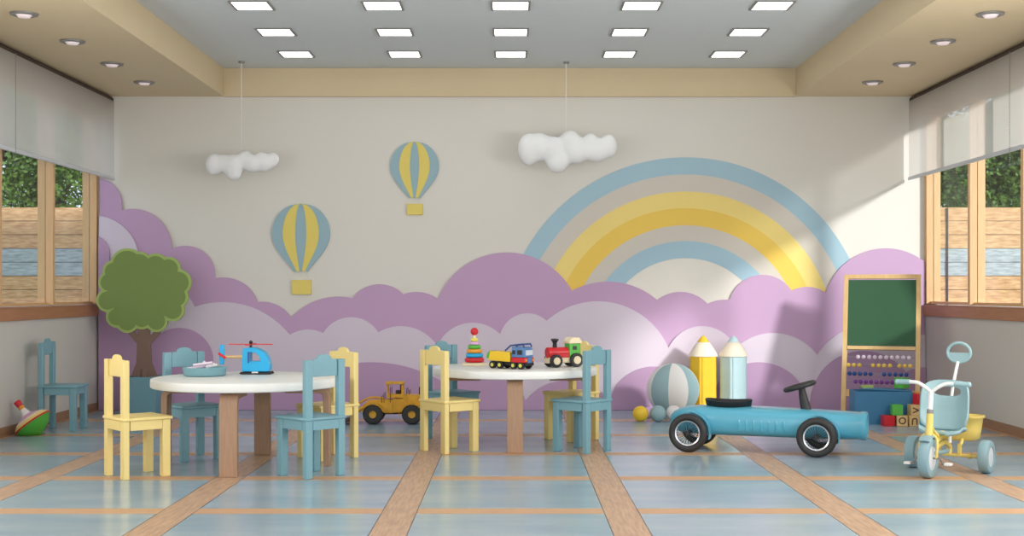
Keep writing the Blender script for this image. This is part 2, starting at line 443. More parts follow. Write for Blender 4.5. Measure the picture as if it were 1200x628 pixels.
prism(bm, [(r_*math.cos(t*PI/60), r_*math.sin(t*PI/60)) for t in range(61)], 0, -.007); obj('inner_arch', bm, 'rb_white', rb)

def balloon(px, ptop, pbot, hw, bask, label):
    hgt = (pbot-ptop)*k_; W_ = hw*k_
    t = thing('hot_air_balloon_board', label, 'wall decoration', (WX(px), BW-.001, WZ(pbot)))
    def half(v):                            # half width at height fraction v from the neck
        if v > .56: return W_*math.sqrt(max(0, 1-((v-.56)/.44)**2))
        u = v/.56
        return W_*(.24+.76*math.sin(u*PI/2)**1.15)
    N_ = 40
    def strip(f0, f1, y0, y1, nm, m_):
        L_ = [(f0*half(i/N_), hgt*i/N_) for i in range(N_+1)]; R_ = [(f1*half(i/N_), hgt*i/N_) for i in range(N_, -1, -1)]
        bm = nb(); vs = []
        for i in range(N_+1):
            h_ = max(half(i/N_), .002); z = hgt*i/N_
            vs.append([bm.verts.new(p) for p in ((f0*h_, y0, z), (f0*h_, y1, z), (f1*h_, y1, z), (f1*h_, y0, z))])
        for p, q in zip(vs, vs[1:]):
            for j in range(4): bm.faces.new((p[j], p[(j+1) % 4], q[(j+1) % 4], q[j]))
        bm.faces.new(vs[0]); bm.faces.new(vs[-1][::-1]); obj(nm, bm, m_, t)
    strip(-1, 1, 0, -.022, 'envelope', 'b_blue')
    for a, b in ((-.62, -.19), (.19, .62)): strip(a, b, -.0225, -.027, 'stripe', 'b_yel')
    bx0, bx1, by0, by1 = bask
    boxes('basket', [(((bx0+bx1)/2*k_, -.014, -(by0+by1)/2*k_), ((bx1-bx0)*k_, .026, (by1-by0)*k_))], 'b_yel', t, .004)
    bm = nb()
    for sx_ in (-1, 1): cyl(bm, (sx_*.2*W_, -.008, .005), (sx_*(bx1-bx0)/2*k_*.8, -.008, -by0*k_), .0015, n=6)
    obj('basket_rope', bm, 'ballW', t)
balloon(353, 238.5, 318, 34, (-10.5, 12, 10, 27), 'lower striped blue and yellow hot air balloon relief, left on the back wall')
balloon(486, 166, 232, 28.5, (-9, 9.5, 7, 20), 'upper striped blue and yellow hot air balloon relief, nearer the wall centre')

# ------------------------------------------------------------------ hanging clouds
def cloud(px, pcy, d, blobs, cordpx, label):
    x = WX(cordpx, d); t = thing('hanging_cloud', label, 'hanging cloud', (x, d, ZC), 0, 'white clouds hanging on cords')
    k = d/F; bm = nb()
    for bx, by, r, ry in blobs:
        sph(bm, ((bx-cordpx)*k, 0, WZ(by, d)-ZC), r*k, (1, .75, ry), 24, 16)
    o = obj('cloud_body', bm, 'puff', t)
    rm = o.modifiers.new('remesh', 'REMESH'); rm.mode = 'VOXEL'; rm.voxel_size = .011; rm.use_smooth_shade = True
    sm = o.modifiers.new('smooth', 'SMOOTH'); sm.factor = .7; sm.iterations = 32
    bm = nb(); cyl(bm, (0, 0, -.004), (0, 0, WZ(pcy, d)-ZC), .0035, n=8); obj('cord', bm, 'ballW', t)
    bm = nb(); lathe(bm, [(.001, -.001), (.028, -.001), (.026, -.014), (.001, -.016)], 20); obj('ceiling_rose', bm, 'grey', t)
cloud(283, 190, 10.95, [(251, 192, 11, 1.25), (262, 191, 11, 1), (273, 193, 13, 1), (274, 203, 10, .9), (287, 186, 10, 1.1), (296, 192, 12, .9), (306, 186, 9, 1), (310, 191, 11, 1), (320, 187, 8, 1.2)],
      283, 'smaller white fluffy cloud hanging on a cord, left of the two')
cloud(663.5, 175, 10.97, [(620, 175, 14, 1.4), (632, 172, 15, 1.15), (646, 175, 16, 1), (653, 190, 14, .95), (668, 167, 14, 1.05), (675, 178, 16, .9), (692, 172, 12, 1.4), (700, 177, 14, 1), (713, 171, 11, 1.35)],
      663.5, 'larger white fluffy cloud hanging on a cord near the rainbow')

# ------------------------------------------------------------------ chairs
def chair(m_, label, loc, rz, group):
    t = thing('childrens_chair', label, 'chair', loc, rz, group)
    boxes('seat', [((.005, 0, .336), (.30, .29, .018))], m_, t, .006)
    for s in (-1, 1):
        boxes('back_post', [((-.120, s*.115, .335), (.036, .048, .67))], m_, t, .004)
        boxes('leg', [((.120, s*.115, .1635), (.048, .046, .327))], m_, t, .004)
    boxes('seat_apron', [((.0, -.125, .30), (.19, .018, .054)), ((.0, .125, .30), (.19, .018, .054)), ((.13, 0, .30), (.018, .184, .054)), ((-.13, 0, .30), (.018, .182, .054))], m_, t, .002)
    bm = nb()
    o_ = [(-.089, .575), (.089, .575), (.089, .655), (.080, .672), (.06, .672)] + [(.052*math.cos(a*PI/12), .672+.028*math.sin(a*PI/12)) for a in range(0, 13)] + [(-.06, .672), (-.080, .672), (-.089, .655)]
    prism(bm, o_, -.010, .010, Matrix.Translation((-.117, 0, 0)) @ Matrix.Rotation(PI/2, 4, 'Z'))
    obj('backrest', bm, m_, t, .003)
    return t
G1, G2 = 'yellow kids chairs round the tables', 'blue kids chairs round the tables'
cy = chair('yel', 'yellow wooden kids chair at the left table, nearest the planter', (-2.156, 7.257, 0), R(40), G1)
cb = chair('blue', 'blue wooden kids chair in front of the left table, its back to the viewer', (-1.157, 7.279, 0), R(136), G2)
dup(cb, (-2.026, 8.007, 0), R(-49), 'blue wooden kids chair behind the left table, beside the tree')
dup(cy, (-1.171, 8.046, 0), R(222), 'yellow wooden kids chair at the right rear of the left table')
dup(cy, (-.418, 8.377, 0), R(40), 'yellow wooden kids chair at the left front of the right table')
dup(cb, (-.435, 9.065, 0), R(-49), 'blue wooden kids chair at the left rear of the right table')
dup(cb, (.468, 8.397, 0), R(140), 'blue wooden kids chair at the right front of the right table')
dup(cy, (.428, 9.035, 0), R(222), 'yellow wooden kids chair at the right rear of the right table')
dup(cb, (-3.44, 9.67, 0), R(0), 'blue wooden kids chair against the left wall under the window')

# ------------------------------------------------------------------ tables
TZ = .535
def table(label, loc):
    t = thing('round_table', label, 'table', loc, 0, 'round white-topped kids tables')
    bm = nb(); lathe(bm, [(.001, TZ-.052), (.560, TZ-.052), (.565, TZ-.049), (.567, TZ-.044), (.567, TZ-.007), (.565, TZ-.002), (.560, TZ), (.001, TZ)], 96)
    obj('tabletop', bm, 'top', t, sharp=60)
    for k in range(4):
        a = k*PI/2-PI/2
        rot = Matrix.Rotation(a, 4, 'Z')
        # bent plank: foot straight up, curving under the top toward the centre (x = radial)
        cl = [(.49, 0), (.49, .40)] + [(.49-.045*(1-math.cos(q*PI/12)), .415+.045*math.sin(q*PI/12)) for q in range(1, 7)] + [(.24, .4605)]
        rings = []
        for i, (r, z) in enumerate(cl):
            p0 = cl[max(i-1, 0)]; p1 = cl[min(i+1, len(cl)-1)]
            dx_, dz_ = p1[0]-p0[0], p1[1]-p0[1]; L_ = math.hypot(dx_, dz_); nx, nz_ = dz_/L_, -dx_/L_
            h_ = .0185
            rings.append([rot @ Vector(p) for p in ((r+nx*h_, -.052, z+nz_*h_), (r+nx*h_, .052, z+nz_*h_), (r-nx*h_, .052, z-nz_*h_), (r-nx*h_, -.052, z-nz_*h_))])
        bm = nb(); loft(bm, rings); obj('leg', bm, 'oak', t, .003)
    return t
tb = table('round white kids table on wooden legs on the left, carrying a toy helicopter', (-1.615, 7.69, 0))
dup(tb, (.02, 8.76, 0), 0, 'round white kids table on wooden legs near the middle, carrying train and truck')

# ------------------------------------------------------------------ clay tray, helicopter
t = thing('tray', 'round teal tray of pale craft sticks on the left table', 'tray', (-1.905, 7.83, TZ))
bm = nb(); lathe(bm, [(.001, 0), (.118, 0), (.128, .006), (.134, .05), (.130, .055), (.124, .05), (.118, .012), (.001, .012)], 40); obj('dish', bm, 'tray', t)
for i, (x, y, a, tl_, m_) in enumerate(((-.05, -.02, .1, .11, 'chalkpink'), (.02, .0, -.5, .10, 'chalkpink'), (.05, -.03, .9, .09, 'ballW'), (-.02, .04, 1.5, .08, 'ballW'), (.0, -.05, .3, .12, 'chalkpink'))):
    bm = nb(); d_ = Vector((math.cos(a), math.sin(a)*.6, .12+.2*(i % 2)))*tl_/2
    c_ = Vector((-1.905+x, 7.83+y, TZ+.052+.006*i)); cyl(bm, c_-d_, c_+d_, .0085, n=10)
    tag(obj('craft_stick', bm, m_, bevel=.002), 'pale craft stick heaped in the teal tray', 'craft stick', 'pale craft sticks in the teal tray')

hx, hy = -1.615, 7.98
t = thing('toy_helicopter', 'bright blue toy helicopter with red rotor on the left table', 'toy', (hx, hy, TZ))
k = hy/F
def hp(px, py): return ((px-301.5)*k, (439.5-py)*k)
cab = [hp(286, 436), (hp(318, 436)), hp(318.5, 428), hp(316, 420), hp(312, 413.5), hp(306, 410), hp(299, 408), hp(287, 409)]
bm = nb(); win = [hp(295, 424), hp(308, 424), hp(306.5, 418.5), hp(303, 415), hp(300, 414), hp(295, 413.5)]
# shell with a see-through window: bridge outline to window loop, both sides
def ring_prism(bm, outer, inner, y0, y1):
    n_ = 64
    def sample(poly, c):
        res = []
        for i in range(n_):
            a = 2*PI*i/n_; d = Vector((math.cos(a), math.sin(a))); best = 0
            for p, q in zip(poly, poly[1:]+poly[:1]):
                p, q = Vector(p)-c, Vector(q)-c; e = q-p; den = d.x*e.y-d.y*e.x
                if abs(den) < 1e-12: continue
                tt = (p.x*e.y-p.y*e.x)/den; uu = (p.x*d.y-p.y*d.x)/den
                if tt > 0 and -1e-6 <= uu <= 1+1e-6: best = max(best, tt)
            res.append((c.x+d.x*best, c.y+d.y*best))
        return res
    c = sum((Vector(p) for p in inner), Vector((0, 0)))/len(inner)
    O, I = sample(outer, c), sample(inner, c)
    loops = [[bm.verts.new((x, y0, z)) for x, z in O], [bm.verts.new((x, y1, z)) for x, z in O], [bm.verts.new((x, y1, z)) for x, z in I], [bm.verts.new((x, y0, z)) for x, z in I]]
    for a in range(4):
        A_, B_ = loops[a], loops[(a+1) % 4]
        for i in range(n_): j = (i+1) % n_; bm.faces.new((A_[i], A_[j], B_[j], B_[i]))
ring_prism(bm, cab, win, -.045, .045); obj('cabin', bm, 'tblue', t, .003)
bm = nb(); x0, z0 = hp(293, 426); x1, z1 = hp(295, 413); box(bm, ((x0+x1)/2, -.047, (z0+z1)/2), (x1-x0, .004, z1-z0)); obj('door_line', bm, 'navy', t)
bm = nb(); cyl(bm, (hp(286, 0)[0], 0, hp(0, 419.5)[1]), (hp(262, 0)[0], 0, hp(0, 419)[1]), .011, .008); obj('tail_boom', bm, 'beech', t)
bm = nb(); x, z = hp(261, 417); prism(bm, [(x-.014, z-.06), (x+.014, z-.06), (x+.018, z), (x+.015, z+.062), (x-.013, z+.066), (x-.018, z)], -.006, .006); obj('tail_fin', bm, 'tblue', t, .003)
bm = nb(); box(bm, (x+.004, -.014, z-.004), (.055, .010, .016), Matrix.Rotation(R(35), 3, 'Y')); obj('tail_rotor', bm, 'red', t, .002)
bm = nb(); x, z = hp(295, 404.5); box(bm, (x, 0, z), (.275, .02, .006)); box(bm, (x, 0, z), (.02, .25, .006)); obj('rotor_blades', bm, 'red', t)
bm = nb(); cyl(bm, (x, 0, hp(0, 410)[1]), (x, 0, z+.018), .0085); sph(bm, (x, 0, z+.012), .012); obj('rotor_mast', bm, 'black', t)
bm = nb()
for s in (-1, 1): tube(bm, [(hp(284, 0)[0], s*.035, .012), (hp(288, 0)[0], s*.035, .008), (hp(316, 0)[0], s*.035, .008), (hp(320, 0)[0], s*.035, .013)], .008)
obj('skids', bm, 'black', t)
bm = nb(); x, z = hp(316.6, 428); sph(bm, (x, -.02, z), .018, (.5, 1.3, 1.2)); obj('headlight', bm, 'rb_yel', t)
boxes('badge', [((0, -.047, .014), (.04, .003, .008))], 'ballW', t)

# ------------------------------------------------------------------ ring tower
d = 8.93; t = thing('stacking_ring_tower', 'wooden stacking ring tower topped by a red ball on the middle table', 'toy', (WX(556, d), d, TZ))
k = d/F
bm = nb(); lathe(bm, [(.001, 0), (.088, 0), (.092, .004), (.088, .018), (.045, .022), (.001, .024)], 32); obj('base', bm, 'beech_lt', t)
z = .022
for r, h, m_ in ((.070, .036, 'red'), (.062, .032, 'tblue'), (.056, .031, 'orange'), (.047, .030, 'tgreen'), (.034, .024, 'pink'), (.026, .028, 'hub')):
    bm = nb(); h *= .92
    prof = [(.012, h), (.012, 0)] + [(r-h/2+h/2*math.cos(a), h/2+h/2*math.sin(a)) for a in [(-90+20*i)*PI/180 for i in range(10)]]
    lathe(bm, prof, 32, Matrix.Translation((0, 0, z)), closed=True); obj('ring', bm, m_, t); z += h+.001
bm = nb(); cyl(bm, (0, 0, .02), (0, 0, z+.03), .0105); obj('peg', bm, 'beech_lt', t)
bm = nb(); sph(bm, (0, 0, z+.044), .028); obj('ball_finial', bm, 'red', t)

# ------------------------------------------------------------------ toy truck
d = 8.55; t = thing('toy_truck', 'toy tipper truck with blue cab and yellow bed on the middle table', 'toy', (WX(598.5, d), d, TZ), R(-34))
boxes('chassis', [((0, 0, .034), (.30, .075, .022))], 'black', t, .003)
for x in (-.115, -.055, .055, .115):
    for s in (-1, 1):
        bm = nb(); cyl(bm, (x, s*.032, .026), (x, s*.056, .026), .026, n=24); wl = obj('wheel', bm, 'black', t, .003)
        bm = nb(); cyl(bm, (x, s*.054, .026), (x, s*.059, .026), .012, n=16); obj('hub_cap', bm, 'hub', wl)
bm = nb(); prism(bm, [(-.15, .055), (.03, .048), (.028, .112), (-.135, .118)], -.055, .055)
obj('tipper_bed', bm, 'toyyel', t, .004)
bm = nb(); prism(bm, [(-.172, .07), (-.150, .066), (-.146, .12), (-.165, .10)], -.045, .045); obj('tail_gate', bm, 'tgreen', t, .003)
boxes('cab_base', [((.095, 0, .062), (.115, .112, .034))], 'red', t, .005)
bm = nb(); prism(bm, [(.04, .08), (.150, .08), (.144, .135), (.130, .150), (.042, .150)], -.052, .052); obj('cab', bm, 'cabblue', t, .004)
boxes('windscreen', [((.149, 0, .112), (.004, .082, .034))], 'hubgrey', t)
boxes('side_window', [((.108, -.0535, .114), (.038, .003, .03)), ((.060, -.0535, .114), (.022, .003, .026))], 'black', t)
boxes('grille', [((.1535, 0, .060), (.003, .05, .04))], 'cabblue', t)
boxes('headlamp', [((.1535, .042, .062), (.003, .018, .014)), ((.1535, -.042, .062), (.003, .018, .014))], 'orange', t)
bm = nb()
for s in (-1, 1):
    tube(bm, [(-.015, s*.045, .122), (.03, s*.045, .158), (.13, s*.045, .170)], .006, sub=0); tube(bm, [(.14, s*.045, .150), (.13, s*.045, .170)], .005, sub=0)
for x in (.03, .08, .13): cyl(bm, (x, -.045, .158+(x-.03)*.12), (x, .045, .158+(x-.03)*.12), .005, n=8)
obj('roof_rack', bm, 'navy', t)
boxes('rear_bumper', [((.15, 0, .035), (.01, .10, .02))], 'black', t, .002)

# ------------------------------------------------------------------ toy train
d = 8.74; t = thing('toy_train', 'wooden toy steam engine, red boiler and green cab, on the middle table', 'toy', (WX(660, d), d, TZ), R(180+24))
# local x forward (toward picture left), local +y side faces the viewer after the turn
boxes('chassis', [((0, 0, .05), (.245, .07, .04))], 'beech_lt', t, .004)
bm = nb(); cyl(bm, (.125, 0, .100), (-.03, 0, .100), .038, n=28); box(bm, (.045, 0, .08), (.15, .074, .03)); obj('boiler', bm, 'red', t, .004)
boxes('cab', [((-.072, 0, .115), (.085, .082, .095))], 'tgreen', t, .003)
boxes('cab_window', [((-.068, .0425, .132), (.03, .003, .026))], 'black', t)
bm = nb(); prism(bm, [(-.12, .162), (-.022, .162), (-.022, .176), (-.045, .204), (-.10, .204), (-.12, .176)], -.052, .052); obj('roof', bm, 'beech_lt', t, .004)
bm = nb(); lathe(bm, [(.001, .125), (.017, .125), (.014, .165), (.020, .178), (.028, .186), (.026, .196), (.001, .199)], 24, Matrix.Translation((.065, 0, 0))); obj('funnel', bm, 'black', t)
boxes('buffer', [((.128, 0, .045), (.016, .066, .034))], 'beech_lt', t, .003)
for x, r in ((.078, .045), (-.078, .049)):
    for s in (-1, 1):
        bm = nb(); cyl(bm, (x, s*.038, r), (x, s*.062, r), r, n=32); wl = obj('wheel', bm, 'black', t, .004)
        bm = nb(); cyl(bm, (x, s*.060, r), (x, s*.066, r), r*.56, n=24); obj('hub_cap', bm, 'beech_lt', wl)

# ------------------------------------------------------------------ toy loader
d = 10.04; t = thing('toy_wheel_loader', 'yellow toy wheel loader on the floor between the two tables', 'toy', (WX(460, d), d+.09, 0), R(180))
# local x forward = picture left
for x in (.155, -.155):
    for s in (-1, 1):
        bm = nb(); lathe(bm, [(.03, -.03), (.066, -.03), (.079, -.02), (.082, 0), (.079, .02), (.066, .03), (.03, .03)], 28, Matrix.Translation((x, s*.098, .082)) @ Matrix.Rotation(PI/2, 4, 'X'), closed=True)
        wl = obj('wheel', bm, 'tyre', t)
        bm = nb(); lathe(bm, [(.001, -.026), (.038, -.026), (.040, 0), (.038, .026), (.022, .018), (.001, .02)], 24, Matrix.Translation((x, s*.098, .082)) @ Matrix.Rotation(-s*PI/2, 4, 'X')); obj('hub_cap', bm, 'loader', wl)
bm = nb(); prism(bm, [(-.27, .11), (-.10, .11), (-.06, .09), (.0, .09), (.0, .20), (-.08, .20), (-.09, .235), (-.265, .225), (-.275, .18)], -.07, .07); obj('rear_body', bm, 'loader', t, .004)
bm = nb(); prism(bm, [(.0, .085), (.07, .085), (.10, .13), (.20, .12), (.24, .15), (.20, .185), (.06, .195), (.0, .19)], -.06, .06); obj('front_frame', bm, 'loader', t, .004)
bm = nb()
for s in (-1, 1):
    for xx in (-.155, .155):
        for q in range(7):
            a = R(20+q*140/7+10); box(bm, (xx+.088*math.cos(a), s*.095, .075+.088*math.sin(a)), (.008, .062, .036), Matrix.Rotation(-a, 3, 'Y'))
obj('mudguards', bm, 'loader', t)
bm = nb()
for xx in (-.075, .045):
    for s in (-1, 1): box(bm, (xx, s*.05, .265), (.009, .009, .11))
box(bm, (-.075, 0, .255), (.018, .108, .10))
box(bm, (-.015, 0, .222), (.125, .112, .03)); obj('cab_frame', bm, 'loader', t)
boxes('cab_roof', [((-.015, 0, .325), (.15, .13, .018))], 'loader', t, .004)
bm = nb(); box(bm, (-.04, 0, .25), (.045, .06, .03)); box(bm, (-.06, 0, .285), (.012, .06, .05)); obj('driver_seat', bm, 'dark', t, .004)
bm = nb(); 
for x_, h_ in ((.07, .25), (.09, .225), (-.11, .285), (-.13, .27), (.02, .29)):
    cyl(bm, (x_, -.06, .17), (x_, -.06, h_), .003, n=6); cyl(bm, (x_, .06, .17), (x_, .06, h_), .003, n=6)
obj('handrail', bm, 'dark', t)
bm = nb(); cyl(bm, (-.21, -.02, .22), (-.21, -.02, .29), .009); obj('exhaust_pipe', bm, 'black', t)
bm = nb()
for s in (-1, 1): tube(bm, [(.06, s*.045, .185), (.20, s*.045, .155), (.32, s*.045, .07)], .014, sub=4)
tube(bm, [(.08, 0, .20), (.19, 0, .205), (.33, 0, .13)], .009, sub=4)
obj('lift_arm', bm, 'loader', t)
bm = nb(); prism(bm, [(.31, .03), (.44, .010), (.45, .018), (.335, .045), (.325, .12), (.36, .155), (.35, .162), (.305, .125)], -.14, .14); obj('bucket', bm, 'dark', t)
bm = nb(); box(bm, (0, 0, .10), (.30, .07, .05)); cyl(bm, (.155, -.08, .075), (.155, .08, .075), .016); cyl(bm, (-.155, -.08, .075), (-.155, .08, .075), .016); obj('undercarriage', bm, 'dark', t)
bm = nb(); 
for i in range(4): box(bm, (.0-.02*i, .072, .11-.02*i+.03), (.035, .006, .006))
obj('ladder', bm, 'loader', t)

# ------------------------------------------------------------------ tree with planter
d = 10.92; k = d/F
t = thing('planter_pot', 'square teal planter holding the cut-out tree in the left corner', 'planter', (WX(169, d), d, 0))
bm = nb()
w0, w1, hh = .135, .150, .325
O = [[(s1*w, s2*w, z) for s1, s2 in ((-1, -1), (1, -1), (1, 1), (-1, 1))] for w, z in ((w0, 0), (w1, hh), (w1-.018, hh), (w1-.022, hh-.04))]
loft(bm, O); obj('pot', bm, 'pot', t, .004)
t = thing('cutout_tree', 'flat cut-out tree with green scalloped crown standing in the teal planter', 'decorative tree', (WX(169, d), d, .286))
z0 = .286
def TP(px, py): return ((px-169)*k, WZ(py, d)-z0)
circ = [(150, 311, 20), (164, 310, 15), (183, 312, 15), (198, 315, 14), (209, 331, 15.5), (207, 348, 14), (203, 363, 13.5), (184, 376, 13), (167, 374, 12), (150, 377, 13), (138, 371, 13), (127, 352, 13.5), (129, 331, 13), (134, 318, 13)]
def crown(off):
    out = []
    for i in range(240):
        a = 2*PI*i/240; dx_, dy_ = math.cos(a), math.sin(a); best = 38
        for cx, cyy, r in circ:
            ex, ey = cx-168, cyy-342; b = ex*dx_+ey*dy_; disc = b*b-(ex*ex+ey*ey-(r-off)**2)
            if disc >= 0: best = max(best, b+math.sqrt(disc))
        out.append(TP(168+dx_*best, 342+dy_*best))
    return out
bm = nb(); prism(bm, crown(0), -.020, .014); cr = obj('crown', bm, 'crown_edge', t)
bm = nb(); prism(bm, crown(3.0), -.026, -.0205); obj('crown_face', bm, 'crown', cr)
bm = nb(); prism(bm, [TP(154, 441), TP(184, 441), TP(178, 425), TP(176.5, 403), TP(188, 390), TP(190, 384), TP(184, 384), TP(176, 394), TP(176, 376), TP(162, 376), TP(162, 394), TP(153, 384), TP(147, 386), TP(161, 403), TP(160, 425)][::-1], -.012, .0125)
obj('trunk', bm, 'bark', t)
bm = nb(); cyl(bm, (0, 0, .0), (0, 0, .10), .03); obj('stake', bm, 'bark', t)
# soil
tag(boxes('potting_soil', [((WX(169, d), d, .2855-.02), (.24, .24, .035))], 'dark'), 'dark filling inside the teal planter around the tree foot', 'soil')

# ------------------------------------------------------------------ spinning top
t = thing('spinning_top', 'green striped spinning top with red handle lying tilted by left wall', 'toy', (WX(38, 9.3), 9.3, 0))
tilt = Matrix.Translation((.062, 0, .010)) @ Matrix.Rotation(R(-37), 4, 'Y')
def part(nm, prof, m_, n_=36):
    bm = nb(); lathe(bm, prof, n_, tilt); return obj(nm, bm, m_, t)
part('lower_body', [(.001, -.005), (.012, -.005), (.02, .0), (.04, .012), (.10, .045), (.138, .088), (.140, .094), (.001, .094)], 'tgreen')
part('rim', [(.001, .0945), (.143, .0945), (.146, .100), (.143, .106), (.001, .106)], 'red')
part('upper_body', [(.001, .1065), (.140, .1065), (.128, .124), (.001, .124)], 'rb_yel')
part('cream_stripe', [(.001, .1245), (.127, .1245), (.108, .142), (.001, .142)], 'beech_lt')
part('lilac_stripe', [(.001, .1425), (.107, .1425), (.070, .160), (.04, .172), (.001, .172)], 'pink')
part('stem', [(.001, .1725), (.039, .1725), (.030, .195), (.020, .225), (.001, .225)], 'ballW')
part('collar', [(.001, .2255), (.022, .2255), (.020, .25), (.001, .25)], 'orange')
part('handle', [(.001, .2505), (.021, .2505), (.027, .285), (.024, .297), (.001, .30)], 'red')

# ------------------------------------------------------------------ balls, pencils
def striped_ball():
    d = 10.74; r = .223
    t = thing('large_ball', 'big teal and white striped ball leaning near the giant pencils', 'ball', (WX(788.5, d), d, 0))
    for i in range(8):
        bm = nb(); a0 = R(-90-17+45*i); cols_ = []
        for u in range(7):
            a = a0+R(45)*u/6
            cols_.append([bm.verts.new((r*math.sin(v*PI/20)*math.cos(a), r*math.sin(v*PI/20)*math.sin(a), r-r*math.cos(v*PI/20))) for v in range(0, 21)])
        for p, q in zip(cols_, cols_[1:]):
            for v in range(20):
                vs = [p[v], p[v+1], q[v+1], q[v]]
                bm.faces.new(vs)
        obj('gore', bm, 'ballW' if i % 2 == 0 else 'ballT', t, sharp=80)
striped_ball()
for px, dd, r, m_, c_, extra in ((750.5, 10.26, .064, 'toyyel', 'yellow', 'leftmost on the floor by the big ball'), (771, 10.26, .066, 'ballT', 'grey-blue', 'in front of the big ball'),
                          (789.5, 10.30, .064, 'ballW', 'white', 'in front of the big ball'), (806, 10.42, .05, 'hub', 'lime yellow', 'half hidden behind the car wheel'), (760, 10.55, .045, 'pink', 'pink', 'peeping out behind the yellow one')):
    bm = nb(); sph(bm, (0, 0, r), r, u=32, v=20); o = obj('small_ball', bm, m_); o.location = (WX(px, dd), dd, 0)
    tag(o, 'small %s ball %s' % (c_, extra), 'ball')

def pencil(px, dd, mb, mt_, label):
    t = thing('giant_pencil_cushion', label, 'cushion', (WX(px, dd), dd, 0), R(14)); r = .128
    def ring(rr, z, sq=1):
        out = []
        for i in range(96):
            a = 2*PI*i/96; seg = (a % (PI/3))-PI/6
            hexr = rr*math.cos(PI/6)/math.cos(seg); rr2 = hexr*(1-.10*math.exp(-((abs(seg)-PI/6)/.065)**2)) if sq else rr
            out.append((rr2*math.cos(a), rr2*math.sin(a), z))
        return out
    bm = nb(); loft(bm, [ring(r*.92, 0), ring(r, .015)] + [ring(r*(1+.006*math.sin(z*55)), z) for z in [.03+.02*i for i in range(23)]] + [ring(r*.985, .492)])
    obj('pencil_body', bm, mb, t, sharp=50)
    bm = nb(); loft(bm, [ring(r*.985, .4925, 0), ring(r*.93, .515, 0), ring(r*.68, .568, 0), ring(r*.40, .615, 0)]); obj('pencil_cone', bm, 'cushC', t, sharp=60)
    bm = nb(); loft(bm, [ring(r*.40, .6155, 0), ring(r*.20, .652, 0), ring(r*.04, .672, 0)]); obj('pencil_tip', bm, mt_, t, sharp=60)
pencil(824, 11.02, 'cushY', 'cushY', 'giant upright pencil cushion in yellow by the striped ball')
pencil(859.5, 11.02, 'cushB', 'cushB', 'giant upright pencil cushion in pale blue')

# ------------------------------------------------------------------ pedal car
t = thing('pedal_car', 'light blue vintage pedal racing car with black wheels', 'toy car', (1.225, 8.509, 0), R(-18.7))
def sect(s, wv, zb, zt, n_=36, e=3.2):
    out = []
    for i in range(n_):
        a = 2*PI*i/n_; c_, s_ = math.cos(a), math.sin(a)
        out.append((s, wv*math.copysign(abs(c_)**(2/e), c_), (zb+zt)/2+(zt-zb)/2*math.copysign(abs(s_)**(2/e), s_)))
    return out
secs = [(-.155, .020, .180, .205), (-.148, .05, .155, .230), (-.125, .08, .135, .254), (-.08, .108, .117, .276), (-.02, .125, .108, .289), (.08, .138, .103, .296), (.25, .145, .102, .297),
        (.45, .147, .102, .296), (.62, .145, .101, .293), (.78, .138, .101, .288), (.95, .128, .102, .282), (1.085, .120, .103, .277), (1.09, .124, .099, .281), (1.122, .124, .099, .281), (1.130, .112, .110, .270), (1.125, .104, .116, .262), (1.06, .098, .12, .255)]
bm = nb(); loft(bm, [sect(*q) for q in secs]); body = obj('body', bm, 'carblue', t, sharp=50)
for i in range(7):
    for sd_ in (-1, 1):
        x = .325+i*.048; bm = nb(); loft(bm, [[(x-.006, sd_*.140, z), (x-.002, sd_*y_, z), (x+.010, sd_*.140, z)] for z, y_ in ((.145, .142), (.152, .1515), (.212, .1515), (.219, .142))])
        obj('louver', bm, 'carblue', t)
for x in (0, .826):
    for s in (-1, 1):
        mt_ = Matrix.Translation((x, s*.212, .127)) @ Matrix.Rotation(PI/2, 4, 'X')
        bm = nb(); R0, r0 = .104, .0235
        lathe(bm, [(R0+r0*math.cos(a*PI/8), r0*math.sin(a*PI/8)*1.05) for a in range(16)], 48, mt_, closed=True); wl = obj('wheel', bm, 'tyre', t)
        bm = nb(); lathe(bm, [(.074, -.014), (.083, -.017), (.083, .017), (.074, .014)], 40, mt_, closed=True); obj('rim', bm, 'chrome', wl)
        bm = nb()
        for q in range(24):
            a = 2*PI*q/24; zz = .010 if q % 2 else -.010
            p0 = mt_ @ Vector((.012*math.cos(a+.5), .012*math.sin(a+.5), zz)); p1 = mt_ @ Vector((.077*math.cos(a), .077*math.sin(a), 0)); cyl(bm, p0, p1, .0018, n=5)
        obj('spokes', bm, 'tyre', wl)
        bm = nb(); cyl(bm, mt_ @ Vector((0, 0, -.022)), mt_ @ Vector((0, 0, .022)), .014, n=16); obj('hub', bm, 'black', wl)
        # wheel arch, body coloured
        bm = nb(); arc = [R(-18+8*q) for q in range(15)]
        rings = []
        for a in arc:
            ca, sa = math.cos(a), math.sin(a)
            rings.append([(x+rr*ca, s*yy, .127+rr*sa) for rr, yy in ((.134, .110), (.134, .186), (.140, .186), (.140, .110))])
        loft(bm, rings); obj('fender', bm, 'carblue', t)
bm = nb()
for x in (0, .826): cyl(bm, (x, -.195, .127), (x, .195, .127), .008)
obj('axles', bm, 'black', t)
bm = nb()
O = []
for q, (wx_, wy, z) in enumerate(((.125, .085, .288), (.150, .10, .298), (.158, .106, .333), (.148, .098, .338), (.125, .08, .308))):
    O.append([(.235+wx_*math.cos(2*PI*i/36), wy*math.sin(2*PI*i/36), z+(.006*math.cos(4*PI*i/36) if q in (2, 3) else 0)) for i in range(36)])
loft(bm, O); obj('seat', bm, 'black', t, sharp=60)
bm = nb(); tube(bm, [(.745, 0, .27), (.725, 0, .35), (.712, 0, .425)], lambda u: .036-.015*u, n=16); obj('steering_column', bm, 'tyre', t)
bm = nb(); mt_ = Matrix.Translation((.700, 0, .436)) @ Matrix.Rotation(R(-17), 4, 'Y')
